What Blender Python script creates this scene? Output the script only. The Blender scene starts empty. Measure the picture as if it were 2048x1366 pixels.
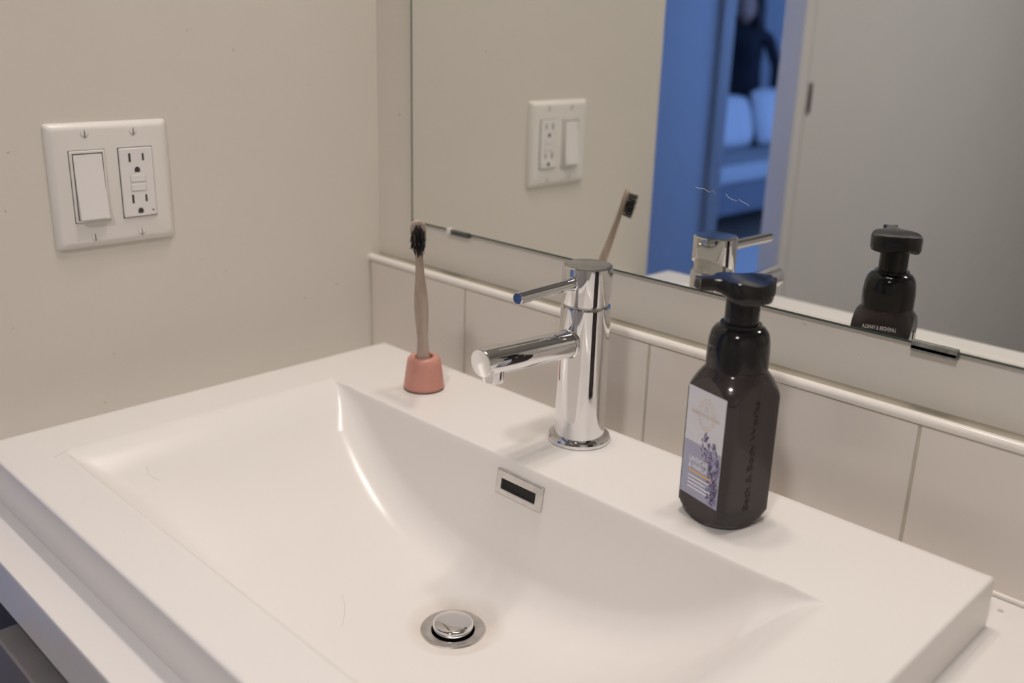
import bpy, bmesh, math, random
from mathutils import Vector, Matrix
random.seed(7)
S = bpy.context.scene
COL = S.collection

# ------------------------------------------------------------------ camera
# z = 0 is the top of the sink deck, x = 0 the left wall, y = 0 the mirror wall
FPX = 1930.4
YAW, PITCH, ROLL = (math.radians(a) for a in (44.416, -18.102, 1.671))
fw = Vector((-math.sin(YAW)*math.cos(PITCH), math.cos(YAW)*math.cos(PITCH), math.sin(PITCH)))
rt0 = Vector((math.cos(YAW), math.sin(YAW), 0)); up0 = rt0.cross(fw)
rt = rt0*math.cos(ROLL) + up0*math.sin(ROLL); up = -rt0*math.sin(ROLL) + up0*math.cos(ROLL)
cam = bpy.data.cameras.new('camera'); camo = bpy.data.objects.new('camera', cam); COL.objects.link(camo)
M = Matrix((rt, up, -fw)).transposed().to_4x4(); M.translation = Vector((0.92315, -0.70698, 0.34669))
camo.matrix_world = M
cam.sensor_width = 36; cam.lens = FPX/2048*36; cam.clip_start = 0.02; cam.clip_end = 60
cam.dof.use_dof = True; cam.dof.focus_distance = 0.80; cam.dof.aperture_fstop = 4.2
S.camera = camo

# ------------------------------------------------------------------ sky, lights, exposure
W = bpy.data.worlds.new('dusk_sky'); S.world = W; W.use_nodes = True
bg = W.node_tree.nodes['Background']; bg.inputs[0].default_value = (0.20, 0.39, 1.0, 1); bg.inputs[1].default_value = 12.3
S.view_settings.view_transform = 'Standard'; S.view_settings.look = 'None'
S.view_settings.exposure = 0.0; S.view_settings.gamma = 1.0; S.view_settings.use_curve_mapping = False

def area(name, loc, rot, sx, sy, power, col=(1, 1, 1), shape='RECTANGLE', spread=180):
    l = bpy.data.lights.new(name, 'AREA'); l.shape = shape; l.size = sx; l.size_y = sy
    l.energy = power; l.color = col; l.spread = math.radians(spread)
    o = bpy.data.objects.new(name, l); o.location = loc; o.rotation_euler = rot; COL.objects.link(o); return o
WARM = (1.0, 0.885, 0.81)
for lx, pw in ((0.33, 1.58), (0.50, 1.58), (0.67, 1.58)):
    area('recessed_lamp_light', (lx, -0.11, 1.545), (0, 0, 0), 0.10, 0.10, pw, WARM, 'DISK', 118)
area('ceiling_lamp_light', (1.05, -1.45, 1.535), (0, 0, 0), 0.20, 0.20, 13.5, (1.0, 0.94, 0.925), 'DISK', 150)
pl = area('living_room_window_portal', (1.88, -4.4, 0.6), (0, math.radians(90), 0), 1.4, 2.8, 1.0)
pl.data.cycles.is_portal = True
pl2 = area('added_window_portal', (0.3, -6.98, 0.6), (math.radians(90), 0, 0), 2.2, 1.4, 1.0)  # portal of the unseen window added to light the hall wall
pl2.data.cycles.is_portal = True

# ------------------------------------------------------------------ materials
def mat(name, col, rough=0.5, metal=0.0, var=0.0, vscale=8.0, bump=0.0, bscale=200.0, spec=0.5, trans=0.0, ior=1.45, coat=0.0, col2=None, stretch=None, blotch=None):
    m = bpy.data.materials.new(name); m.use_nodes = True; n = m.node_tree.nodes; L = m.node_tree.links
    b = n['Principled BSDF']
    b.inputs['Base Color'].default_value = (*col, 1); b.inputs['Roughness'].default_value = rough
    b.inputs['Metallic'].default_value = metal; b.inputs['Specular IOR Level'].default_value = spec
    b.inputs['Transmission Weight'].default_value = trans; b.inputs['IOR'].default_value = ior
    b.inputs['Coat Weight'].default_value = coat
    tc = n.new('ShaderNodeTexCoord'); src = tc.outputs['Object']
    if stretch:
        mp = n.new('ShaderNodeMapping'); mp.inputs['Scale'].default_value = stretch; L.new(src, mp.inputs[0]); src = mp.outputs[0]
    if var or col2:
        t = n.new('ShaderNodeTexNoise'); t.inputs['Scale'].default_value = vscale; t.inputs['Detail'].default_value = 5; L.new(src, t.inputs['Vector'])
        r = n.new('ShaderNodeValToRGB'); r.color_ramp.elements[0].position = .3; r.color_ramp.elements[1].position = .72
        c2 = col2 or tuple(c*(1-var) for c in col)
        r.color_ramp.elements[0].color = (*col, 1); r.color_ramp.elements[1].color = (*c2, 1)
        L.new(t.outputs['Fac'], r.inputs[0]); L.new(r.outputs[0], b.inputs['Base Color'])
        last = r.outputs[0]
        if blotch:
            t2 = n.new('ShaderNodeTexNoise'); t2.inputs['Scale'].default_value = blotch[0]; t2.inputs['Detail'].default_value = 3; L.new(src, t2.inputs['Vector'])
            r2 = n.new('ShaderNodeValToRGB'); r2.color_ramp.elements[0].position = blotch[1]; r2.color_ramp.elements[1].position = blotch[1]+.03
            r2.color_ramp.elements[0].color = (0, 0, 0, 1); r2.color_ramp.elements[1].color = (1, 1, 1, 1)
            mx = n.new('ShaderNodeMix'); mx.data_type = 'RGBA'; L.new(t2.outputs['Fac'], r2.inputs[0]); L.new(r2.outputs[0], mx.inputs[0])
            L.new(last, mx.inputs[6]); mx.inputs[7].default_value = (*blotch[2], 1); L.new(mx.outputs[2], b.inputs['Base Color'])
    if bump:
        t = n.new('ShaderNodeTexNoise'); t.inputs['Scale'].default_value = bscale; t.inputs['Detail'].default_value = 4; L.new(src, t.inputs['Vector'])
        bp = n.new('ShaderNodeBump'); bp.inputs['Strength'].default_value = bump; bp.inputs['Distance'].default_value = 0.001
        L.new(t.outputs['Fac'], bp.inputs['Height']); L.new(bp.outputs[0], b.inputs['Normal'])
    return m
WALL = mat('beige_wall_paint', (.72, .685, .62), .55, var=.05, vscale=3, bump=.12, bscale=160, blotch=(70, .735, (.50, .44, .36)))
HALLP = mat('hall_wall_paint', (.72, .74, .78), .5, var=.12, vscale=1.6)
CEILP = mat('ceiling_paint', (.62, .60, .56), .9, var=.03)
CASING = mat('grey_casing', (.44, .40, .38), .5, var=.05)
DOORP = mat('door_white_paint', (.70, .69, .69), .38, var=.03, vscale=4)
FLOOR = mat('dark_floor_boards', (.20, .16, .13), .35, var=.35, vscale=3, stretch=(1, 8, 1))
TILE = mat('glazed_tile', (.76, .71, .65), .12, var=.05, vscale=6, bump=.02, bscale=30)
GROUT = mat('grout', (.60, .56, .47), .9, var=.2, vscale=60)
CAULK = mat('dark_olive_caulk', (.36, .33, .26), .7, var=.15, vscale=40)  # fill behind the rail, darker and more olive than the wall
TRIMW = mat('glossy_trim', (.80, .77, .72), .18, var=.04, vscale=9)
CER = mat('white_sink_acrylic', (.80, .775, .745), .24, var=.015, vscale=5, spec=.5)
SLAB = mat('white_countertop', (.78, .755, .73), .22, var=.03, vscale=6)
CHROME = mat('chrome', (.80, .80, .81), .035, 1.0, var=.06, vscale=30)
CHROMED = mat('dull_chrome', (.74, .72, .70), .26, 1.0, var=.25, vscale=90)
DUSTY = mat('dusty_chrome_top', (.48, .48, .48), .22, 1.0, var=.3, vscale=120)
DARK = mat('recess_shade_dark', (.012, .010, .009), .6, var=.5, vscale=150)  # near-black colour painting the shade inside openings
MIRROR = mat('mirror_silver', (.86, .875, .845), .0, 1.0)
MEDGE = mat('mirror_green_edge', (.05, .075, .065), .25)
PLAST = mat('white_plastic', (.79, .765, .73), .3, var=.02, vscale=10)
PLASTW = mat('bright_white_plastic', (.82, .80, .79), .25, var=.02, vscale=10)
SLOT = mat('slot_black', (.05, .044, .040), .6)  # painted shade: thin dark plates in place of cut slots and gaps
SCREWM = mat('painted_screw', (.76, .74, .70), .35)
PINK = mat('salmon_ceramic', (.62, .295, .235), .34, var=.12, vscale=60, blotch=(150, .72, (.75, .45, .37)))
WORN = mat('worn_ceramic_rim', (.30, .16, .12), .8, var=.6, vscale=300)
WOOD = mat('bamboo', (.52, .43, .36), .5, col2=(.33, .255, .20), vscale=90, stretch=(1, 1, .12), bump=.2, bscale=300)
BRIST = mat('black_bristle', (.015, .014, .015), .45)
BLACKP = mat('black_gloss_plastic', (.012, .011, .012), .13, spec=.5, bump=.04, bscale=60)
BOTTLE = mat('dark_amber_plastic', (.058, .045, .046), .12, trans=.40, ior=1.42, spec=.5)
EMBOSS = mat('raised_amber_plastic', (.020, .014, .013), .2)
LABELW = mat('label_white', (.70, .71, .75), .35, var=.03, vscale=90)
LABELL = mat('label_lavender', (.40, .41, .54), .35, var=.08, vscale=120)
GOLD = mat('label_gold', (.78, .50, .20), .4)
GOLDP = mat('label_pale_gold', (.80, .66, .54), .4)
INKW = mat('label_white_ink', (.86, .86, .90), .4)
FLOWER = mat('label_flower_violet', (.24, .20, .37), .45, var=.4, vscale=700)
CABIN = mat('grey_cabinet_laminate', (.20, .185, .18), .45, var=.12, vscale=40)
NAVY = mat('navy_recess_shade', (.022, .022, .036), .5)
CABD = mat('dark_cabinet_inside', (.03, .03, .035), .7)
SOFAM = mat('pale_sofa_fabric', (.36, .35, .35), .95, var=.12, vscale=30, bump=.5, bscale=400)
PILM = mat('white_cushion_cotton', (.50, .48, .48), .9, var=.06, vscale=12)
SOFAB = mat('dark_sofa_base', (.13, .13, .145), .95, var=.1, vscale=30)  # base fabric in one even tone, darker than the seat
RUGM = mat('pale_rug', (.55, .54, .53), .95, var=.15, vscale=25, bump=.4, bscale=300)
SOFAD = mat('dark_sofa_wood', (.03, .025, .025), .5)
SKIN = mat('skin', (.42, .25, .19), .5, var=.08, vscale=30)
CLOTH = mat('dark_navy_knit', (.018, .018, .026), .9, var=.3, vscale=60)
HAIRM = mat('dark_hair', (.014, .010, .009), .5, var=.4, vscale=80, stretch=(1, 1, .1))
GLASSW = mat('window_glass', (1, 1, 1), 0, trans=1, ior=1.0, spec=0)
CLIPM = mat('dull_clip_metal', (.32, .33, .30), .55, .3, var=.5, vscale=150)
DROPM = mat('drop_residue', (.52, .48, .43), .1)
CLEARP = mat('clear_clip_plastic', (.85, .9, .87), .1, trans=.9, ior=1.4)
WATER = mat('water', (1, 1, 1), 0, trans=1, ior=1.33)

def stain(m, c, r0, r1, col, amt):
    n = m.node_tree.nodes; L = m.node_tree.links; b = n['Principled BSDF']
    src = b.inputs['Base Color'].links[0].from_socket
    g = n.new('ShaderNodeNewGeometry'); d = n.new('ShaderNodeVectorMath'); d.operation = 'DISTANCE'; d.inputs[1].default_value = c
    L.new(g.outputs['Position'], d.inputs[0])
    t = n.new('ShaderNodeTexNoise'); t.inputs['Scale'].default_value = 45; L.new(g.outputs['Position'], t.inputs['Vector'])
    mr_ = n.new('ShaderNodeMapRange'); mr_.inputs[1].default_value = r0; mr_.inputs[2].default_value = r1; mr_.inputs[3].default_value = amt; mr_.inputs[4].default_value = 0
    L.new(d.outputs['Value'], mr_.inputs[0])
    mu = n.new('ShaderNodeMath'); mu.operation = 'MULTIPLY'; L.new(mr_.outputs[0], mu.inputs[0]); L.new(t.outputs['Fac'], mu.inputs[1])
    mx = n.new('ShaderNodeMix'); mx.data_type = 'RGBA'; L.new(mu.outputs[0], mx.inputs[0]); L.new(src, mx.inputs[6]); mx.inputs[7].default_value = (*col, 1)
    L.new(mx.outputs[2], b.inputs['Base Color'])
stain(CER, (.4208, -.2500, -.1225), .026, .043, (.50, .40, .32), .75)

# ------------------------------------------------------------------ helpers
WL = {}
def wl(o): return WL.get(o.name, Vector((0, 0, 0))) if o else Vector((0, 0, 0))
def tag(o, label=None, cat=None, group=None, kind=None):
    if label: o['label'] = label
    if cat: o['category'] = cat
    if group: o['group'] = group
    if kind: o['kind'] = kind
    return o
def thing(name, loc, label, cat, group=None):
    o = bpy.data.objects.new(name, None); o.location = loc; o.empty_display_size = .02; COL.objects.link(o); WL[o.name] = Vector(loc)
    return tag(o, label, cat, group)
def mk(name, verts, faces, m, parent=None, smooth=None, bevel=0, seg=2):
    vs = [Vector(v) for v in verts]
    lo = Vector([min(v[i] for v in vs) for i in range(3)]); hi = Vector([max(v[i] for v in vs) for i in range(3)]); c = (lo+hi)/2
    me = bpy.data.meshes.new(name); me.from_pydata([v-c for v in vs], [], faces)
    bm = bmesh.new(); bm.from_mesh(me); bmesh.ops.recalc_face_normals(bm, faces=bm.faces); bm.to_mesh(me); bm.free()
    me.materials.append(m)
    o = bpy.data.objects.new(name, me); COL.objects.link(o)
    o.parent = parent; o.location = c - wl(parent); WL[o.name] = c
    if smooth is not None:
        me.shade_smooth()
        if smooth < 180: me.set_sharp_from_angle(angle=math.radians(smooth))
    if bevel:
        b = o.modifiers.new('edge', 'BEVEL'); b.width = bevel; b.segments = seg; b.limit_method = 'ANGLE'; b.angle_limit = math.radians(40)
        me.shade_smooth(); b.harden_normals = True
    return o
BF = [(0, 1, 3, 2), (4, 6, 7, 5), (0, 4, 5, 1), (2, 3, 7, 6), (0, 2, 6, 4), (1, 5, 7, 3)]
def boxv(x0, x1, y0, y1, z0, z1): return [(x, y, z) for x in (x0, x1) for y in (y0, y1) for z in (z0, z1)]
def box(name, x0, x1, y0, y1, z0, z1, m, parent=None, bevel=0, seg=2): return mk(name, boxv(x0, x1, y0, y1, z0, z1), BF, m, parent, None, bevel, seg)
def boxes(name, bs, m, parent=None, bevel=0):
    v, f = [], []
    for b in bs:
        k = len(v); v += boxv(*b); f += [tuple(i+k for i in q) for q in BF]
    return mk(name, v, f, m, parent, None, bevel)
def frame(z):                        # orthonormal basis around axis z
    z = z.normalized(); a = Vector((0, 0, 1)) if abs(z.z) < .9 else Vector((1, 0, 0))
    x = a.cross(z).normalized(); return x, z.cross(x), z
def lathe(name, prof, m, parent=None, org=(0, 0, 0), axis=(0, 0, 1), seg=48, smooth=35, closed=True):
    x, y, z = frame(Vector(axis)) if tuple(axis) != (0, 0, 1) else (Vector((1, 0, 0)), Vector((0, 1, 0)), Vector((0, 0, 1)))
    o = Vector(org); v, f = [], []; n = len(prof)
    for r, h in prof:
        for k in range(seg):
            a = 2*math.pi*k/seg; v.append(o + x*(max(r, 1e-6)*math.cos(a)) + y*(max(r, 1e-6)*math.sin(a)) + z*h)
    for i in range(n-1):
        for k in range(seg): f.append((i*seg+k, i*seg+(k+1) % seg, (i+1)*seg+(k+1) % seg, (i+1)*seg+k))
    if closed:
        f.append(tuple(range(seg))[::-1]); f.append(tuple((n-1)*seg+k for k in range(seg)))
    return mk(name, v, f, m, parent, smooth)
def rings(name, secs, m, parent=None, smooth=40, cap=True):
    v, f = [], []; n = len(secs[0])
    for s in secs: v += list(s)
    for i in range(len(secs)-1):
        for k in range(n): f.append((i*n+k, i*n+(k+1) % n, (i+1)*n+(k+1) % n, (i+1)*n+k))
    if cap: f.append(tuple(range(n))[::-1]); f.append(tuple((len(secs)-1)*n+k for k in range(n)))
    return mk(name, v, f, m, parent, smooth)
def tube(name, pts, r, m, parent=None, seg=6):
    secs = []
    pts = [Vector(p) for p in pts]
    for i, p in enumerate(pts):
        t = pts[min(i+1, len(pts)-1)] - pts[max(i-1, 0)]
        x, y, z = frame(t); secs.append([p + x*r*math.cos(2*math.pi*k/seg) + y*r*math.sin(2*math.pi*k/seg) for k in range(seg)])
    return rings(name, secs, m, parent, 60)
def text(name, body, size, m, parent, org, ux, uy, align='CENTER', depth=.00008, width=None, bold=0.0):
    """flat lettering: local x along ux, local y along uy"""
    cu = bpy.data.curves.new(name, 'FONT'); cu.body = body; cu.size = size; cu.align_x = align; cu.align_y = 'CENTER'; cu.extrude = depth; cu.resolution_u = 3; cu.offset = bold
    to = bpy.data.objects.new(name, cu); COL.objects.link(to)
    dg = bpy.context.evaluated_depsgraph_get(); me = bpy.data.meshes.new_from_object(to.evaluated_get(dg))
    vs = [v.co.copy() for v in me.vertices]; fs = [tuple(p.vertices) for p in me.polygons]
    bpy.data.objects.remove(to); bpy.data.meshes.remove(me)
    if width:
        w = max(v.x for v in vs) - min(v.x for v in vs); k = width/w
        for v in vs: v.x *= k
    ux, uy = Vector(ux).normalized(), Vector(uy).normalized(); uz = ux.cross(uy); o = Vector(org)
    return mk(name, [o + ux*v.x + uy*v.y + uz*v.z for v in vs], fs, m, parent)

# ------------------------------------------------------------------ room shell
FZ, CZ = -0.87, 1.55
def struct(o): return tag(o, kind='structure')
struct(box('floor', -4.6, 2.0, -7.1, .42, FZ-.1, FZ, FLOOR))
struct(box('ceiling', -4.6, 2.0, -7.1, .42, CZ, CZ+.1, CEILP))
wall_back = struct(box('wall_back', 0, 2.0, 0, .12, FZ, CZ, WALL))
struct(boxes('wall_left', [(-.12, 0, -.553, .12, FZ, CZ), (-.12, 0, -2.75, -.553, 1.20, CZ)], WALL))
struct(box('wall_right', 1.9, 2.0, -2.75, 0, FZ, CZ, WALL))
struct(box('wall_front', -.12, 2.0, -2.85, -2.75, FZ, CZ, DOORP))
struct(box('wall_hall', -1.02, -.9, -2.137, .3, FZ, CZ, HALLP))
struct(box('wall_hall_end', -1.02, -.12, .3, .42, FZ, CZ, HALLP))
struct(box('wall_living_near', -4.5, -1.02, -2.135, -2.035, FZ, CZ, HALLP))
struct(box('wall_living_far', -4.6, -4.5, -7, -2.1, FZ, CZ, HALLP))
struct(boxes('wall_living_side', [(-4.6, -.8, -7.1, -7, FZ, CZ), (1.4, 2.0, -7.1, -7, FZ, CZ), (-.8, 1.4, -7.1, -7, FZ, -.1), (-.8, 1.4, -7.1, -7, 1.3, CZ)], HALLP))
struct(boxes('added_hall_window', [(-.8, -.75, -7.08, -7.02, -.1, 1.3), (1.35, 1.4, -7.08, -7.02, -.1, 1.3), (-.75, 1.35, -7.08, -7.02, -.1, -.05), (-.75, 1.35, -7.08, -7.02, 1.25, 1.3), (.28, .32, -7.08, -7.02, -.05, 1.25)], DOORP))  # unseen second window, added to send blue light along the hall wall
WY0, WY1, WZ0, WZ1 = -5.8, -3.0, -.1, 1.3
struct(boxes('wall_living_right', [(1.9, 2.0, -7, WY0, FZ, CZ), (1.9, 2.0, WY1, -2.85, FZ, CZ), (1.9, 2.0, WY0, WY1, FZ, WZ0), (1.9, 2.0, WY0, WY1, WZ1, CZ)], HALLP))
win = struct(boxes('window_1', [(1.92, 1.98, WY0, WY0+.05, WZ0, WZ1), (1.92, 1.98, WY1-.05, WY1, WZ0, WZ1), (1.92, 1.98, WY0+.05, WY1-.05, WZ0, WZ0+.05), (1.92, 1.98, WY0+.05, WY1-.05, WZ1-.05, WZ1), (1.92, 1.98, -4.42, -4.38, WZ0+.05, WZ1-.05)], DOORP))
struct(box('trim_2', -.9, -.885, -2.137, -2.065, FZ, CZ, CASING, None, .004))

# backsplash tiles, belonging to the wall
box('grout', 0.0, 1.152, -.0132, 0, -.0399, .0722, GROUT, wall_back)
box('caulk_bead', 0.0, 1.152, -.0172, -.0132, -.0400, -.0362, TRIMW, wall_back, .0014)
ge = [0.0, .1697, .4218, .6739, .926, 1.152]
for i in range(len(ge)-1):
    box('tile', ge[i]+.0013, ge[i+1]-.0013, -.0142, -.003, -.0385, .0718, TILE, wall_back, .0009, 2)
prof = [(-.0100, .0722), (-.0143, .0722), (-.0166, .0731), (-.0176, .0752), (-.0174, .0778), (-.0160, .0798), (-.0135, .0807), (-.0112, .0804), (-.0100, .0795)]
struct(rings('trim_1', [[(x, y, z) for y, z in prof] for x in (0.0, 1.152)], TRIMW, None, 50))
prof = [(0, .0722), (-.0100, .0722), (-.0100, .0780), (-.0050, .0780), (-.0015, .0790), (0, .0812)]
rings('caulk_fillet', [[(x, y, z) for y, z in prof] for x in (0.0, 1.152)], CAULK, wall_back, 40)

# sliding door leaf in the left wall beyond the vanity
dr = thing('door_1', (-.02, -1.6, FZ), None, None); tag(dr, 'white sliding door leaf with a dark flush pull', 'door', kind='structure')
box('stile', -.045, .0, -1.0125, -.978, FZ, 1.20, DOORP, dr, .002)
box('panel', -.045, -.0015, -2.748, -1.0175, FZ, 1.20, DOORP, dr, .002)
box('groove', -.043, -.006, -1.0175, -1.0125, FZ, 1.20, GROUT, dr)
fp = box('flush_pull', -.004, .0012, -1.0335, -1.019, .203, .262, CHROMED, dr, .001)
box('pull_recess', .0005, .0016, -1.0305, -1.022, .208, .257, DARK, fp)

# ------------------------------------------------------------------ mirror
mr = thing('wall_mirror', (.7, -.002, .1292), 'large frameless wall mirror with greenish edge above the tile strip', 'mirror')
g = box('mirror_glass', .0673, 1.50, -.0043, 0, .1292, 1.00, MEDGE, mr)
g.data.materials.append(MIRROR)
for p in g.data.polygons:
    if p.normal.y < -.9: p.material_index = 1
boxes('polished_edge', [(.0673, 1.50, -.0046, -.0040, .1291, .1307), (.0672, .0687, -.0046, -.0040, .1291, 1.0)], MEDGE, mr)
def clip(x0, x1, m, z0, z1, d):
    c = boxes('mirror_clip', [(x0, x1, -d, -.0046, z0, z1), (x0, x1, -d, 0, z0-.0015, .1290)], m, mr, .0005)
    return c
c1 = clip(.133, .164, CLEARP, .1268, .1312, .0066); tag(c1, 'clear plastic mirror clip')
boxes('screw_tab', [(.131, .137, -.0075, -.0040, .1262, .1318)], PLAST, c1)
c2 = clip(.6545, .6885, CLIPM, .1255, .1322, .0068); tag(c2, 'dull metal mirror clip')
for sx, sz, n in ((.451, .2205, 8), (.4805, .2160, 9)):
    pts = [(sx + .0030*j + random.uniform(-.002, .002), -.0045, sz - .0005*j + random.uniform(-.0018, .0018)) for j in range(n)]
    tube('scratch', pts, .00007, PLASTW, mr, 4)

# ------------------------------------------------------------------ countertop and cabinet
def ringslab(name, X, Y, HX, HY, z0, z1, m):
    v = []
    for z in (z0, z1):
        v += [(X[0], Y[0], z), (X[1], Y[0], z), (X[1], Y[1], z), (X[0], Y[1], z), (HX[0], HY[0], z), (HX[1], HY[0], z), (HX[1], HY[1], z), (HX[0], HY[1], z)]
    f = []
    for k in range(4):
        j = (k+1) % 4
        f += [(k, j, 4+j, 4+k), (8+k, 8+j, 12+j, 12+k), (k, j, 8+j, 8+k), (4+k, 4+j, 12+j, 12+k)]
    return mk(name, v, f, m, None, None, .003, 3)
ct = ringslab('countertop', (0.0, 1.15), (-.523, -.0), (.115, .73), (-.46, -.09), -.083, -.04, SLAB)
tag(ct, 'white slab countertop running under the raised sink', 'countertop')
cb = thing('vanity_cabinet', (.68, -.27, FZ), 'grey vanity cabinet with drawers under the countertop', 'cabinet')
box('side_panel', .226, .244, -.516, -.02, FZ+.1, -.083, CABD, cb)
box('side_panel', 1.11, 1.128, -.516, -.02, FZ+.1, -.083, CABIN, cb)
box('bottom_panel', .244, 1.11, -.516, -.02, FZ+.1, FZ+.118, CABIN, cb)
box('recess_shade_panel', 0.002, .222, -.500, -.482, FZ, -.105, NAVY, cb)  # dark navy sheet added for the shade in the recess under the counter
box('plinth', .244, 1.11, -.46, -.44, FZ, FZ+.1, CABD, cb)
for x0, x1 in ((.226, .676), (.680, 1.128)):
    for z0, z1 in ((-.36, -.091), (-.762, -.364)):
        box('drawer_front', x0, x1, -.5375, -.5185, z0, z1, CABIN, cb, .0015)

# ------------------------------------------------------------------ sink
SX0, SX1, SY0, SY1 = .0866, .7573, -.061, -.4898
sk = thing('sink', ((SX0+SX1)/2, (SY0+SY1)/2, -.04), 'white rectangular raised sink with a scooped basin', 'sink')
XC, HW, YB, YF, DEP, PW = .4225, .2600, -.1765, -.4425, .1165, 2.7
DX, DY = .4208, -.2533
def wallprof(s, H, k, r):
    a = math.atan(k)
    T = r*math.tan(a/2)
    if T*math.sin(a) > .85*H: T = .85*H/math.sin(a); r = T/math.tan(a/2)
    sc = H/k
    s0 = sc - T*math.cos(a)
    if s <= s0: return -k*s
    if s >= sc + T: return -H
    cx = sc + T; cz = -H + r
    return cz - math.sqrt(max(r*r - (s-cx)**2, 0))
def smin(a, b, k):
    h = max(k-abs(a-b), 0)/k; return min(a, b) - h*h*k/4
def basin(x, y):
    t = abs(x-XC)/HW
    H = DEP*(1-t**PW) if t < 1 else -DEP*PW*(t-1)
    H = -smin(-H, 0, .022)                        # broad soft rim at the two ends
    r2 = math.hypot(x-DX, (y-DY))
    H += .0065*math.exp(-(r2/.055)**2)*min(1, H/.05)
    sb, sf_ = YB-y, y-YF
    if H < 1e-5: z = 0.0
    else:
        zb = wallprof(sb, H, 7.0, .036) if sb > 0 else -sb*7.0
        zf = wallprof(sf_, H, 2.2, .05) if sf_ > 0 else -sf_*2.2
        z = smin(max(zb, zf), 0, .006*min(1, H/.03)+1e-6)
    fl = -.1225
    w = max(0, min(1, (.040-r2)/.012)); w = w*w*(3-2*w)
    return z*(1-w) + fl*w
def lin(a, b, n): return [a+(b-a)*i/n for i in range(n)]
ins = .0026
ys = lin(SY1+ins, YF-.004, 14) + lin(YF-.004, YF+.02, 16) + lin(YF+.02, YB-.055, 62) + lin(YB-.055, YB-.024, 18) + lin(YB-.024, YB+.006, 44) + lin(YB+.006, SY0-ins, 22) + [SY0-ins]
xs = lin(SX0+ins, .135, 14) + lin(.135, .20, 46) + lin(.20, .645, 165) + lin(.645, .712, 46) + lin(.712, SX1-ins, 14) + [SX1-ins]
nx, ny = len(xs), len(ys)
V = [(x, y, basin(x, y)) for y in ys for x in xs]; F = []
for j in range(ny-1):
    for i in range(nx-1):
        if math.hypot((xs[i]+xs[i+1])/2-DX, (ys[j]+ys[j+1])/2-DY) < .0215: continue
        F.append((j*nx+i, j*nx+i+1, (j+1)*nx+i+1, (j+1)*nx+i))
loop = [i for i in range(nx)] + [j*nx+nx-1 for j in range(1, ny)] + [(ny-1)*nx+i for i in range(nx-2, -1, -1)] + [j*nx for j in range(ny-2, 0, -1)]
prev = loop
for off, z in ((.0010, -.0004), (.0019, -.0010), (.0024, -.0019), (.0026, -.003), (.0026, -.0398)):
    cur = []
    for idx in loop:
        x, y, _ = V[idx]; k = off/ins
        nxp = x + (off if abs(x-xs[-1]) < 1e-9 else -off if abs(x-xs[0]) < 1e-9 else 0)
        nyp = y + (off if abs(y-ys[-1]) < 1e-9 else -off if abs(y-ys[0]) < 1e-9 else 0)
        cur.append(len(V)); V.append((nxp, nyp, z))
    for k in range(len(loop)):
        q = (k+1) % len(loop); F.append((prev[k], prev[q], cur[q], cur[k]))
    prev = cur
used = sorted({i for f in F for i in f}); mp = {o: n for n, o in enumerate(used)}
bowl = mk('basin', [V[i] for i in used], [tuple(mp[i] for i in f) for f in F], CER, sk, 60)

# overflow cover on the back wall of the basin
ov = []
def ovp(x, z, d): return (x, YB + z/7.0 - d*.99, z - d*.14)
oz0, oz1, ox0, ox1 = -.0310, -.0100, .3945, .4475
iz0, iz1, ix0, ix1 = -.0262, -.0172, .4005, .4400
vo = []
for d in (0.0, .0026):
    for (a, b, c_, e) in ((ox0, ox1, oz0, oz1), (ix0, ix1, iz0, iz1)):
        vo += [ovp(a, c_, d), ovp(b, c_, d), ovp(b, e, d), ovp(a, e, d)]
fo = []
for k in range(4):
    j = (k+1) % 4
    fo += [(k, j, 4+j, 4+k), (8+k, 8+j, 12+j, 12+k), (k, j, 8+j, 8+k), (4+k, 4+j, 12+j, 12+k)]
oc = mk('overflow_cover', vo, fo, CHROMED, sk, None, .0007, 2); tag(oc, 'dull chrome overflow cover')
vs_ = [ovp(x, z, d) for x in (ix0, ix1) for d in (-.001, .0004) for z in (iz0, iz1)]
mk('overflow_slot', vs_, BF, DARK, oc)  # thin dark plate, painted shade in place of a cut opening

# drain
dz = -.1225
fl = lathe('drain_flange', [(.0178, -.012), (.0178, .0002), (.0190, .0009), (.0240, .0013), (.0262, .0010), (.0268, .0002), (.0268, -.002)], CHROMED, sk, (DX, DY, dz), seg=64, smooth=30, closed=False)
lathe('drain_well', [(.0240, -.002), (.0180, -.03), (.001, -.031)], DARK, sk, (DX, DY, dz-.0005), seg=48, closed=False)
lathe('drain_stopper', [(.0120, -.018), (.0150, -.004), (.0166, .0030), (.0169, .0050), (.0163, .0066), (.0145, .0074), (.008, .0080), (.0, .0082)], CHROME, sk, (DX, DY, dz), seg=56, smooth=50)

# ------------------------------------------------------------------ faucet
FX, FY = .4147, -.0997
fc = thing('faucet', (FX, FY, 0), 'polished chrome single lever basin faucet', 'faucet')
lathe('base_ring', [(.0262, 0), (.0275, .0006), (.0277, .0035), (.0268, .0052), (.0245, .0060), (.0222, .0060)], CHROME, fc, (FX, FY, 0), seg=64, smooth=28)
lathe('body', [(.0222, .0050), (.0221, .010), (.0217, .060), (.0214, .1225), (.0208, .1236), (.0196, .1240)], CHROME, fc, (FX, FY, 0), seg=72, smooth=28)
lathe('collar', [(.0190, .1235), (.0190, .1420)], CHROMED, fc, (FX, FY, 0), seg=64, smooth=28)
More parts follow.
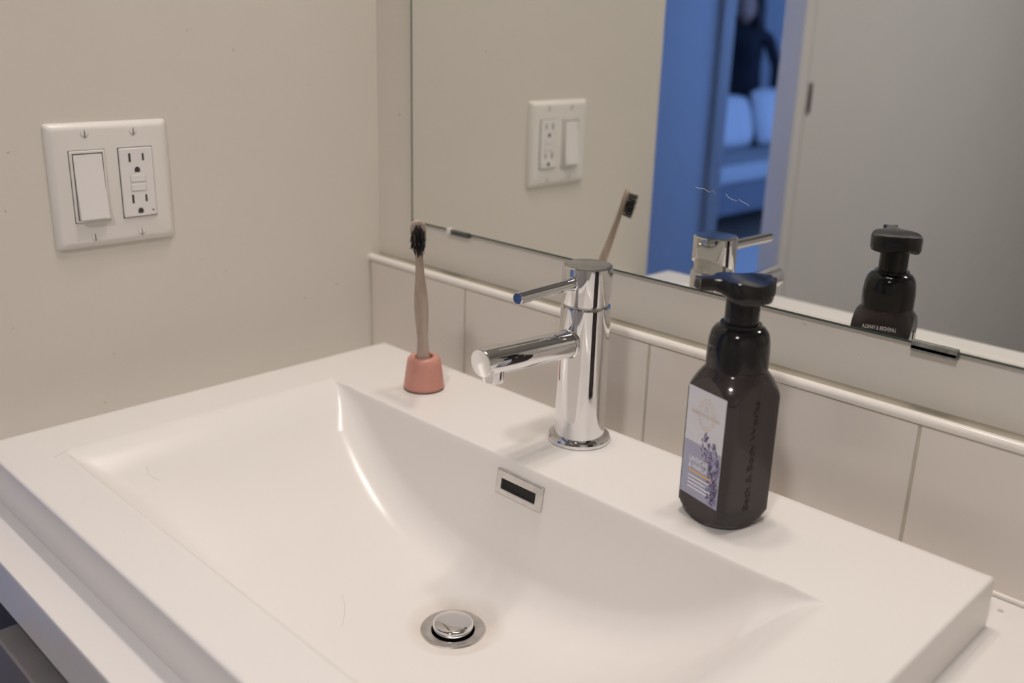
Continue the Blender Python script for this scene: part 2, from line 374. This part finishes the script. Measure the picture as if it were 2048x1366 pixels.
# cap: front edge low, cut rising toward the back
sec = []
seg = 72
for k in range(5):
    ring = []
    for i in range(seg):
        a = 2*math.pi*i/seg; cx_, sy_ = math.cos(a), math.sin(a)
        zb_ = .1262 + max(0, sy_+.15)*.0105
        if k == 0: r, z = .0196, zb_+.0006
        if k == 1: r, z = .0212, zb_
        if k == 2: r, z = .0214, zb_+.0008
        if k == 3: r, z = .0213, .1573
        if k == 4: r, z = .0204, .1583
        ring.append((FX+r*cx_, FY+r*sy_, z))
    sec.append(ring)
cap = rings('lever_cap', sec, CHROME, fc, 28)
lathe('cap_top', [(.0203, .1580), (.0203, .1585), (.0196, .1587)], DUSTY, cap, (FX, FY, 0), seg=64, smooth=30)
h0, h1 = Vector((.4157, -.1165, .1450)), Vector((.4215, -.1905, .1463)); hl = (h1-h0).length
lathe('lever_handle', [(.0062, 0), (.0062, .0045), (.0055, .0052), (.0050, .010), (.0049, hl-.0008), (.0043, hl)], CHROME, fc, h0, tuple(h1-h0), seg=32, smooth=28)
lathe('set_screw', [(.0034, -.001), (.0034, .0006), (.0029, .0015), (.0018, .0021), (.0006, .0023)], CHROMED, fc, (FX-.004, FY+.0208, .1500), (-.19, 1, 0), seg=24, smooth=30)
s0, s1 = Vector((FX, FY-.004, .0918)), Vector((FX, -.2220, .0985)); sl = (s1-s0).length
sa = (s1-s0).normalized(); sX = Vector((1, 0, 0)); sZ = sX.cross(sa)
if sZ.z < 0: sZ = -sZ
def spr(r, d, shear): return [s0 + sa*(d + shear*r*math.sin(2*math.pi*k/56)) + sX*(r*math.cos(2*math.pi*k/56)) + sZ*(r*math.sin(2*math.pi*k/56)) for k in range(56)]
sp = rings('spout', [spr(.0117, 0, 0), spr(.0117, sl-.0012, .10), spr(.0113, sl-.0004, .10), spr(.0107, sl, .10)], CHROME, fc, 28)
lathe('spout_flange', [(.0119, .0155), (.0130, .0168), (.0130, .0180), (.0119, .0196)], CHROME, sp, s0, tuple(s1-s0), seg=56, smooth=28, closed=False)
ac = s0 + (s1-s0)*(1-.0150/sl)
ae = lathe('aerator', [(.0098, .0040), (.0096, -.0125), (.0090, -.0165), (.0078, -.0172)], CHROME, sp, ac, (0, .0549, 1), seg=40, smooth=28)
# ------------------------------------------------------------------ wall switch and outlet
PY, PZ = -.3197, .1928
PWd, PHt = .1161/2, .1164/2
sw = thing('switch_plate', (0, PY, PZ-PHt), 'white double wall plate with a rocker switch and an outlet', 'wall plate')
def ringx(hw, hh, x, r=.003, n=4):
    out = []
    for qx, qy, a0 in ((1, 1, 0), (-1, 1, 90), (-1, -1, 180), (1, -1, 270)):
        for i in range(n+1):
            a = math.radians(a0+90*i/n); out.append((x, PY+qx*(hw-r)+r*math.cos(a), PZ+qy*(hh-r)+r*math.sin(a)))
    return out
rings('plate', [ringx(PWd, PHt, 0), ringx(PWd, PHt, .0015), ringx(PWd-.0012, PHt-.0012, .0036), ringx(PWd-.0045, PHt-.0045, .0062), ringx(PWd-.0065, PHt-.0065, .0066)], PLAST, sw, 45)
for a in (-1, 1):
    for b in (-1, 1):
        y, z = PY+a*.023, PZ+b*.0484
        lathe('screw_gap', [(.0037, 0), (.0037, .0003)], GROUT, sw, (.0064, y, z), (1, 0, 0), seg=20)
        s = lathe('screw', [(.0034, 0), (.0034, .0004), (.0028, .0008), (.0012, .0010)], SCREWM, sw, (.0064, y, z), (1, 0, 0), seg=20, smooth=40)
        box('screw_slot', .0068, .00745, y-.00038, y+.00038, z-.0031, z+.0031, SLOT, s)
def prismyz(name, y0, y1, z0, z1, x0, x1, m, par, bev=.0008): return box(name, x0, x1, y0, y1, z0, z1, m, par, bev, 3)
y = PY-.023
prismyz('rocker_gap', y-.0170, y+.0170, PZ-.0337, PZ+.0337, .0060, .00672, SLOT, sw, 0)
prismyz('rocker_frame', y-.0166, y+.0166, PZ-.0333, PZ+.0333, .0062, .0084, PLAST, sw, .0012)
prismyz('rocker_well', y-.0142, y+.0142, PZ-.0309, PZ+.0309, .0080, .00850, SLOT, sw, 0)
w = .0134
vr = []
for yy in (y-w, y+w):
    vr += [(.0078, yy, PZ-.0302), (.0136, yy, PZ-.0302), (.0100, yy, PZ+.001), (.0086, yy, PZ+.0300), (.0078, yy, PZ+.0300)]
fr = [(0, 1, 2, 3, 4), (9, 8, 7, 6, 5)] + [(k, (k+1) % 5, 5+(k+1) % 5, 5+k) for k in range(5)]
tag(mk('rocker', vr, fr, PLASTW, sw, None, .0006, 2), 'bright white rocker paddle')
y = PY+.023
prismyz('outlet_gap', y-.0170, y+.0170, PZ-.0337, PZ+.0337, .0060, .00672, SLOT, sw, 0)
of = prismyz('outlet_face', y-.0164, y+.0164, PZ-.0331, PZ+.0331, .0062, .0087, PLASTW, sw, .0014)
for zc in (PZ+.0210, PZ-.0187):
    prismyz('blade_slot', y-.0077, y-.0056, zc-.0012, zc+.0072, .0080, .00885, SLOT, of, 0)  # dark plates set slightly proud, their colour standing in for shaded depth
    prismyz('blade_slot', y+.0056, y+.0075, zc-.0004, zc+.0064, .0080, .00885, SLOT, of, 0)
    pts = [(y+.0026*math.cos(math.radians(a)), zc-.0086+.0026*math.sin(math.radians(a))) for a in range(0, 181, 20)] + [(y-.0026, zc-.0112), (y+.0026, zc-.0112)]
    rings('ground_hole', [[(x, p, q) for p, q in pts] for x in (.0080, .00885)], SLOT, of, 30)
for n_, zc in (('reset_button', PZ+.0040), ('test_button', PZ-.0047)):
    prismyz('button_gap', y-.0078, y+.0078, zc-.0037, zc+.0037, .0080, .00876, GROUT, of, 0)
    prismyz(n_, y-.0074, y+.0074, zc-.0034, zc+.0034, .0082, .0094, PLASTW, of, .0006)
lathe('indicator_light', [(.0009, 0), (.0009, .0004)], SLOT, of, (.0086, y+.0125, PZ-.0278), (1, 0, 0), seg=12)

# ------------------------------------------------------------------ toothbrush holder and toothbrush
HX, HY = .2285, -.122
hd = thing('toothbrush_holder', (HX, HY, 0), 'small salmon pink ceramic toothbrush holder', 'toothbrush holder')
lathe('holder_cup', [(.0195, .0008), (.0203, .0022), (.0199, .0060), (.0170, .0270), (.0160, .0312), (.0140, .0336), (.0108, .0342), (.0092, .0336), (.0088, .031), (.0088, .012), (.0, .012)], PINK, hd, (HX, HY, 0), seg=56, smooth=50)
lathe('worn_rim', [(.0188, 0), (.0200, .0004), (.02035, .0020), (.0196, .0026)], WORN, hd, (HX, HY, 0), seg=56, smooth=50)
B0, B1 = Vector((.2288, -.1222, .0125)), Vector((.2600, -.1557, .1785))
ax = (B1-B0).normalized(); bl = (B1-B0).length
hv = Vector((.714, .70, 0)); tv = Vector((.70, -.714, 0))
nrm = (tv + hv*.07); nrm = (nrm - ax*nrm.dot(ax)).normalized(); sd = ax.cross(nrm).normalized()
tb = thing('toothbrush', B0, 'bamboo toothbrush with black bristles standing in the pink holder', 'toothbrush')
prof = [(0, .0060, .0036, 0), (.015, .0064, .0038, 0), (.03, .0060, .0038, .0), (.045, .0051, .0038, -.0006), (.066, .0064, .0046, -.001), (.080, .0068, .0048, -.0012), (.095, .0062, .0044, -.0008), (.116, .0042, .0036, 0), (.132, .0037, .0031, .0003), (.142, .0038, .0028, .0003), (.148, .0058, .0027, .0002), (.155, .0071, .0027, 0), (.163, .0073, .0027, 0), (bl-.004, .0064, .0026, 0), (bl-.0012, .0045, .0024, 0), (bl, .0018, .0015, 0)]
secs = []
for s, a, b, off in prof:
    c = B0 + ax*s + nrm*off
    secs.append([c + sd*(a*math.copysign(abs(math.cos(t))**.8, math.cos(t))) + nrm*(b*math.copysign(abs(math.sin(t))**.8, math.sin(t))) for t in [2*math.pi*k/24 for k in range(24)]])
rings('handle', secs, WOOD, tb, 60)
bv, bfc = [], []
rows = [(bl-.0045, 2), (bl-.0075, 3), (bl-.0105, 4), (bl-.0135, 4), (bl-.0165, 4), (bl-.0195, 4), (bl-.0225, 4), (bl-.0255, 3), (bl-.0285, 2)]
for s, n in rows:
    for j in range(n):
        c = B0 + ax*s + sd*((j-(n-1)/2)*.0033) + nrm*.0024
        for q in range(9):
            a = random.uniform(0, 6.28); rr = random.uniform(0, .0010)
            p = c + ax*rr*math.cos(a) + sd*rr*math.sin(a)
            e = p + nrm*random.uniform(.0098, .0120) + ax*random.gauss(-.0012, .0009) + sd*random.gauss(0, .0011)
            k = len(bv)
            for cc, r in ((p, .00030), (e, .00020)):
                for t in range(3): bv.append(cc + ax*r*math.cos(2.094*t) + sd*r*math.sin(2.094*t))
            bfc += [(k+t, k+(t+1) % 3, k+3+(t+1) % 3, k+3+t) for t in range(3)] + [(k+3, k+4, k+5)]
tag(mk('bristles', bv, bfc, BRIST, tb), 'black bristles', kind='stuff')

# ------------------------------------------------------------------ soap bottle
BX, BY = .5805, -.1262
PHI = math.radians(-14.2)
bn = Vector((math.sin(PHI), -math.cos(PHI), 0)); bt = Vector((math.cos(PHI), math.sin(PHI), 0))
BC = Vector((BX, BY, 0))
BH, BCH = .0252, .0046
sb = thing('soap_bottle', (BX, BY, 0), 'dark foaming hand soap bottle with a white and lavender label', 'soap bottle')
def dome(z):
    pts = [(0, .0225), (.002, .0255), (.006, .0292), (.011, .0325), (.016, .034), (.090, .034), (.100, .0330), (.106, .0305), (.111, .0275), (.115, .0245), (.118, .0222), (.121, .0212), (.126, .0210)]
    for (a, r), (b, q) in zip(pts, pts[1:]):
        if z <= b: return r + (q-r)*(z-a)/(b-a)
    return pts[-1][1]
zs = [0, .001, .002, .004, .006, .0085, .011, .0135, .016, .02, .03, .05, .07, .085, .09, .093, .096, .098, .1, .102, .104, .106, .108, .1095, .111, .1125, .114, .1155, .117, .118, .1195, .121, .126]
NS = 112
secs = []
for z in zs:
    ring = []
    for k in range(NS):
        a = 2*math.pi*(k+.5)/NS
        c, s = abs(math.cos(a)), abs(math.sin(a))
        r = min(BH/max(c, s, 1e-6), (2*BH-BCH)/(c+s), dome(z))
        ring.append(BC + bt*(r*math.cos(a)) - bn*(r*math.sin(a)) + Vector((0, 0, z)))
    secs.append(ring)
bottle = rings('bottle_body', secs, BOTTLE, sb, 22)
lathe('collar', [(.0212, .1192), (.0222, .1200), (.0221, .1330), (.0214, .1405), (.0200, .1455), (.0175, .1488), (.0148, .1502), (.0146, .1520), (.0126, .1524)], BLACKP, sb, (BX, BY, 0), seg=56, smooth=40)
lathe('pump_post', [(.0121, .151), (.0121, .1712)], BLACKP, sb, (BX, BY, 0), seg=40)
# pump head: rounded lobe narrowing into a nozzle
secs = []
pa = math.radians(-34); pn = Vector((math.sin(pa), -math.cos(pa), 0)); pt_ = Vector((math.cos(pa), math.sin(pa), 0))
us = [-.0355, -.0348, -.033, -.029, -.025, -.021, -.018, -.015, -.012, -.009, -.005, 0, .005, .010, .014, .017, .0192, .0204]
for u in us:
    lobe = .0213*math.sqrt(max(.03, 1-((u+.001)/.0215)**2)) if u > -.022 else 0
    hw_ = max(.0062, lobe)
    if -.023 < u < -.013: hw_ = max(hw_, .0062 + .0105*((u+.023)/.010))
    rise = .0006*max(0, min(1, (-u-.010)/.030))
    ztop = .1853 - .0020*math.exp(-((u-.003)/.010)**2) + rise
    zbot = .1768 - .0072*max(0, min(1, (u+.024)/.012))**1.4 + .0030*max(0, (u-.014)/.006) + rise*1.05
    e = .0020 if -.0350 < u < .0200 else .0008
    ring = []
    for vx, z in ((-hw_, zbot+e), (-hw_+e*.4, zbot), (hw_-e*.4, zbot), (hw_, zbot+e), (hw_, ztop-e), (hw_-e*.5, ztop-e*.3), (hw_*.5, ztop), (0, ztop-.0006), (-hw_*.5, ztop), (-hw_+e*.5, ztop-e*.3), (-hw_, ztop-e)):
        ring.append(BC + pn*(-u) + pt_*vx + Vector((0, 0, z)))
    secs.append(ring)
ph = rings('pump_head', secs, BLACKP, sb, 50)
lathe('nozzle_hole', [(.0030, 0), (.0030, .0004)], SLOT, ph, BC + pn*.0355 + Vector((0, 0, .1812)), tuple(pn), seg=16)

# label on the front face
FO = BC + bn*(BH+.0001)
def lp(u, z, d=0.0): return FO + bt*u + bn*d + Vector((0, 0, z))
def lslab(name, u0, u1, z0, z1, d0, d1, m, par):
    return mk(name, [lp(u, z, d) for u in (u0, u1) for d in (d1, d0) for z in (z0, z1)], BF, m, par)
lab = lslab('label', -.0192, .0200, .0190, .1035, 0, .0003, LABELW, sb); tag(lab, 'white and lavender front label')
lslab('lavender_band', -.0192, .0200, .0190, .0615, .0003, .00042, LABELL, lab)
lslab('gold_bar', -.0118, .0125, .0385, .0399, .0006, .0007, GOLD, lab)
UX, UZ = bt, (0, 0, 1)
text('lettering', 'LAVENDER', .0060, INKW, lab, lp(-.0022, .0486, .00075), UX, UZ, width=.0195, bold=.0001)
text('lettering', '& VANILLA', .0056, INKW, lab, lp(-.0022, .0432, .00075), UX, UZ, width=.0195, bold=.0001)
for k, wd in enumerate((.022, .019, .024, .021)):
    lslab('small_print', -.0118, -.0118+wd, .0345-.0030*k, .0356-.0030*k, .0006, .0007, INKW, lab)
# medallion
def ringflat(name, r0, r1, c, d, m, par, sy=1.0, n=40):
    v, f = [], []
    for k in range(n):
        a = 2*math.pi*k/n
        for r in (r0, r1):
            for dd in (d, d+.0001): v.append(lp(c[0]+r*math.cos(a), c[1]+sy*r*math.sin(a), dd))
    for k in range(n):
        i, j = 4*k, 4*((k+1) % n)
        f += [(i+1, j+1, j+3, i+3), (i, i+2, j+2, j), (i, j, j+1, i+1), (i+2, i+3, j+3, j+2)]
    return mk(name, v, f, m, par)
ringflat('medallion_ring', .0084, .0090, (.0012, .0860), .00045, GOLDP, lab, 1.35)
ringflat('medallion_ring', .0066, .0069, (.0012, .0860), .00045, GOLDP, lab, 1.35)
text('lettering', 'Bath & Body Works', .0040, GOLDP, lab, lp(.0008, .0852, .00075), UX, UZ, width=.0285)
text('lettering', '&', .0055, GOLDP, lab, lp(.0008, .0906, .0006), UX, UZ)
# lavender sprigs printed on the label
fv, ff = [], []
def petal(u, z, a, l, w):
    k = len(fv); n = 8
    for i in range(n):
        t = 2*math.pi*i/n; x, yv = l*math.cos(t), w*math.sin(t)
        fv.append(lp(u+x*math.cos(a)-yv*math.sin(a), z+x*math.sin(a)+yv*math.cos(a), .00055))
    ff.append(tuple(range(k, k+n)))
for u0, zt, zb_, wmax in ((.0030, .0715, .0460, .0046), (.0120, .0665, .0440, .0040), (.0165, .0560, .0215, .0034), (.0100, .0480, .0230, .0030), (.0150, .0400, .0200, .003)):
    z = zt
    while z > zb_:
        w = wmax*min(1, .35+(zt-z)/.012)
        for q in range(3):
            uu = u0 + random.uniform(-w, w) + (zt-z)*.06
            if -.0185 < uu < .0188: petal(uu, z+random.uniform(-.001, .001), random.uniform(.6, 2.5), random.uniform(.0010, .0017), random.uniform(.0005, .0008))
        z -= .0016
    zz = zb_
    while zz > max(.0205, zb_-.018):
        petal(u0+(zt-zz)*.06, zz, 1.57, .0012, .0002); zz -= .0018
tag(mk('flower_print', fv, ff, FLOWER, lab), kind='stuff')
# raised lettering up the side face and the rear print
RO = BC + bt*(BH+.00005)
text('raised_lettering', 'Bath & Body Works', .0075, EMBOSS, sb, RO + bn*.0012 + Vector((0, 0, .0580)), (0, 0, 1), tuple(bn), depth=.00035, width=.0850)
RB = BC - bn*(BH+.0002)
text('lettering', 'LAVENDER & VANILLA', .0050, INKW, sb, RB + Vector((0, 0, .1050)), tuple(-bt), (0, 0, 1), width=.028)

# ------------------------------------------------------------------ tiny things: hairs and drops
HAIR2 = [(.1787, -.3894), (.1849, -.3902), (.1882, -.3867), (.1903, -.3835)]
HAIR3 = [(.3349, -.3007), (.3468, -.3068), (.3577, -.3157), (.3686, -.3265)]
for pts, lab_ in (
        ([(.1533, -.4543), (.1508, -.448), (.1480, -.443), (.1445, -.4375)], 'fine dark hair lying on the front left corner of the sink rim'),
        (HAIR2, 'fine curved hair stuck on the left slope of the basin'),
        (HAIR3, 'fine hair in the basin left of the drain')):
    P = []
    for (a, b) in zip(pts, pts[1:]):
        for i in range(5):
            x, yv = a[0]+(b[0]-a[0])*i/5, a[1]+(b[1]-a[1])*i/5; P.append((x, yv, basin(x, yv)+.0001))
    tag(tube('hair_strand', P, .000045, HAIRM, None, 5), lab_, 'hair', 'stray hairs on the sink')
def drop(loc, r, h, label):
    o = lathe('water_drop', [(r, 0), (r*.95, h*.35), (r*.7, h*.75), (r*.35, h*.95), (0, h)], DROPM, None, loc, seg=20, smooth=60)
    return tag(o, label, 'water drop')
drop((.7575, -.0325, -.04), .0022, .0005, 'small water drop on the countertop beside the sink corner')

# ------------------------------------------------------------------ living room seen in the mirror
sf = thing('sofa', (-2.75, -5.3, FZ), 'pale fabric sofa in the blue lit room beyond the doorway', 'sofa')
box('seat_cushion', -3.0, -2.27, -5.28, -4.08, -.54, -.42, SOFAM, sf, .035, 4)
box('seat_cushion', -3.0, -2.27, -6.50, -5.29, -.54, -.42, SOFAM, sf, .035, 4)
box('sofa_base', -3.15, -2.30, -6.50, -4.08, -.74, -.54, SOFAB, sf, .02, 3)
box('sofa_back', -3.17, -2.96, -6.50, -4.08, -.74, -.11, SOFAD, sf, .05, 4)
box('sofa_arm', -3.15, -2.29, -6.72, -6.505, -.74, -.24, SOFAM, sf, .05, 4)
box('sofa_arm', -3.15, -2.29, -4.075, -3.86, -.74, -.24, SOFAM, sf, .05, 4)
for x in (-3.1, -2.36):
    for y in (-6.62, -3.96): lathe('leg', [(.018, 0), (.028, .13)], SOFAD, sf, (x, y, FZ), seg=16)
tag(box('rug', -2.15, -1.15, -5.6, -2.9, FZ, FZ+.012, RUGM, None, .004), 'pale rug added to lighten the floor in front of the sofa', 'rug')  # pale sheet added so the floor before the sofa reads lighter
def cushion(yc, w, h, lean, label, tw=0.0):
    n = 22; v, f = [], []
    R_ = Matrix.Rotation(tw, 3, 'Z') @ Matrix.Rotation(-lean, 3, 'Y')
    for side in (1, -1):
        for i in range(n+1):
            for j in range(n+1):
                a, b = -1+2*i/n, -1+2*j/n
                pin = 1-.06*(a*a*b*b); th = .085*max(0, (1-a**4)*(1-b**4))**.55
                p = R_ @ Vector((side*th, a*w/2*(1-.05*b*b)*pin, h/2*(1-.05*a*a)*b*pin))
                v.append(p + Vector((-2.775, yc, -.418+h/2)))
        k = 0 if side == 1 else (n+1)**2
        for i in range(n):
            for j in range(n): f.append((k+i*(n+1)+j, k+(i+1)*(n+1)+j, k+(i+1)*(n+1)+j+1, k+i*(n+1)+j+1))
    return tag(mk('cushion', v, f, PILM, None, 180), label, 'cushion', 'cushions on the sofa')
cushion(-5.05, .58, .37, math.radians(16), 'white cushion at the left of the pair on the sofa', .1)
cushion(-5.64, .52, .40, math.radians(14), 'white cushion on the sofa nearest the door stile', -.15)

# person standing behind the sofa
per = thing('person', (-3.38, -6.18, FZ), 'person with long dark hair in a dark top behind the sofa', 'person')
pr = math.radians(148)
def skinmesh(name, joints, bones, m, parent, levels=2, root=0):
    Rz = Matrix.Rotation(pr, 3, 'Z')
    me = bpy.data.meshes.new(name); me.from_pydata([Rz @ Vector(j[0]) for j in joints], bones, [])
    o = bpy.data.objects.new(name, me); COL.objects.link(o); o.parent = parent; me.materials.append(m)
    s = o.modifiers.new('skin', 'SKIN'); s.use_smooth_shade = True
    for i, j in enumerate(joints):
        sv = me.skin_vertices[0].data[i]; r = j[1]; sv.radius = r if isinstance(r, tuple) else (r, r); sv.use_root = (i == root)
    d = o.modifiers.new('smooth', 'SUBSURF'); d.levels = levels; d.render_levels = levels
    return o
per.scale = (1.10, 1.10, 1.02)
# local frame: facing -y, z from the floor
J = [((0, 0, .80), (.17, .12)), ((0, 0, .95), (.16, .10)), ((0, -.03, 1.08), (.175, .105)), ((0, -.04, 1.18), (.13, .08)), ((0, -.05, 1.245), .047), ((0, -.065, 1.30), .045),
     ((.17, -.03, 1.165), .052), ((.27, .00, .98), .042), ((.33, -.10, .80), .034), ((-.17, -.03, 1.165), .052), ((-.25, .0, .95), .042), ((-.24, -.12, .76), .034),
     ((.09, .01, .74), .085), ((.10, -.01, .43), .058), ((.10, .02, .08), .042), ((.10, -.09, .035), .038), ((-.09, .01, .74), .085), ((-.10, -.01, .43), .058), ((-.10, .02, .08), .042), ((-.10, -.09, .035), .038)]
E_ = [(0, 1), (1, 2), (2, 3), (3, 4), (4, 5), (3, 6), (6, 7), (7, 8), (3, 9), (9, 10), (10, 11), (0, 12), (12, 13), (13, 14), (14, 15), (0, 16), (16, 17), (17, 18), (18, 19)]
skinmesh('clothed_body', J, E_, CLOTH, per)
for s in (1, -1):
    wx = (.335, -.115, .775) if s == 1 else (-.238, -.135, .735)
    hj = [(wx, .024), ((wx[0], wx[1]-.03, wx[2]-.05), (.036, .018))]; hb = [(0, 1)]
    for k in range(4):
        bx_ = wx[0] + (k-1.5)*.019
        a = len(hj); ln = (.062, .072, .068, .052)[k]
        hj += [((bx_, wx[1]-.042, wx[2]-.075), .0095), ((bx_, wx[1]-.050, wx[2]-.075-ln*.55), .0085), ((bx_, wx[1]-.040, wx[2]-.075-ln), .0075)]
        hb += [(1, a), (a, a+1), (a+1, a+2)]
    a = len(hj); hj += [((wx[0]-s*.036, wx[1]-.045, wx[2]-.045), .0105), ((wx[0]-s*.050, wx[1]-.056, wx[2]-.075), .009)]; hb += [(0, a), (a, a+1)]
    skinmesh('hand', hj, hb, SKIN, per, 1)
def blob(name, fn, m, nu=28, nv=20):
    Rz = Matrix.Rotation(pr, 3, 'Z'); v, f = [], []
    for j in range(nv+1):
        for i in range(nu):
            v.append(Rz @ Vector(fn(2*math.pi*i/nu, math.pi*j/nv)))
    for j in range(nv):
        for i in range(nu): f.append((j*nu+i, j*nu+(i+1) % nu, (j+1)*nu+(i+1) % nu, (j+1)*nu+i))
    base = Vector(per.location)
    return mk(name, [p + base for p in v], f, m, per, 180)
HC = Vector((0, -.085, 1.37))
def headfn(a, b):
    x, yv, z = math.sin(b)*math.cos(a), math.sin(b)*math.sin(a), math.cos(b)
    w = .073*(1-.22*max(0, -z)**1.5); px, py, pz = x*w, yv*.092, z*.112
    front = max(0, -yv)
    py -= .020*front**6*math.exp(-((z+.12)/.16)**2)*math.exp(-(x/.16)**2)*1.2     # nose
    py += .008*front**3*(math.exp(-((z-.08)/.12)**2)*math.exp(-((abs(x)-.38)/.2)**2))  # eye sockets
    py -= .006*front**4*math.exp(-((z+.48)/.1)**2)*math.exp(-(x/.3)**2)           # mouth
    return HC + Vector((px, py, pz))
head = blob('head', headfn, SKIN, 48, 36)
for s in (1, -1):
    e = blob('eye', lambda a, b, s=s: HC + Vector((s*.030, -.078, .010)) + Vector((math.sin(b)*math.cos(a)*.012, math.sin(b)*math.sin(a)*.010, math.cos(b)*.008)), BRIST, 12, 8)
    blob('ear', lambda a, b, s=s: HC + Vector((s*.074, .005, -.005)) + Vector((math.sin(b)*math.cos(a)*.008, math.sin(b)*math.sin(a)*.018, math.cos(b)*.030)), SKIN, 12, 8)
blob('mouth', lambda a, b: HC + Vector((0, -.089, -.054)) + Vector((math.sin(b)*math.cos(a)*.024, math.sin(b)*math.sin(a)*.006, math.cos(b)*.007)), mat('lips', (.30, .12, .11), .5), 12, 8)
def hairfn(a, b):
    x, yv, z = math.sin(b)*math.cos(a), math.sin(b)*math.sin(a), math.cos(b)
    wob = 1+.05*math.sin(7*a+5*b)+.04*math.sin(11*b+3*a)
    L_ = .135 if z > 0 else .30
    r = .135 + .03*max(0, -z)
    py = yv*.112 + .040
    if yv < -.2 and z < .62: py = max(py, -.03 + (.06 if abs(x) < .5 else 0))
    return HC + Vector((x*r*wob, py, z*L_*wob))
blob('hair', hairfn, HAIRM, 56, 40)
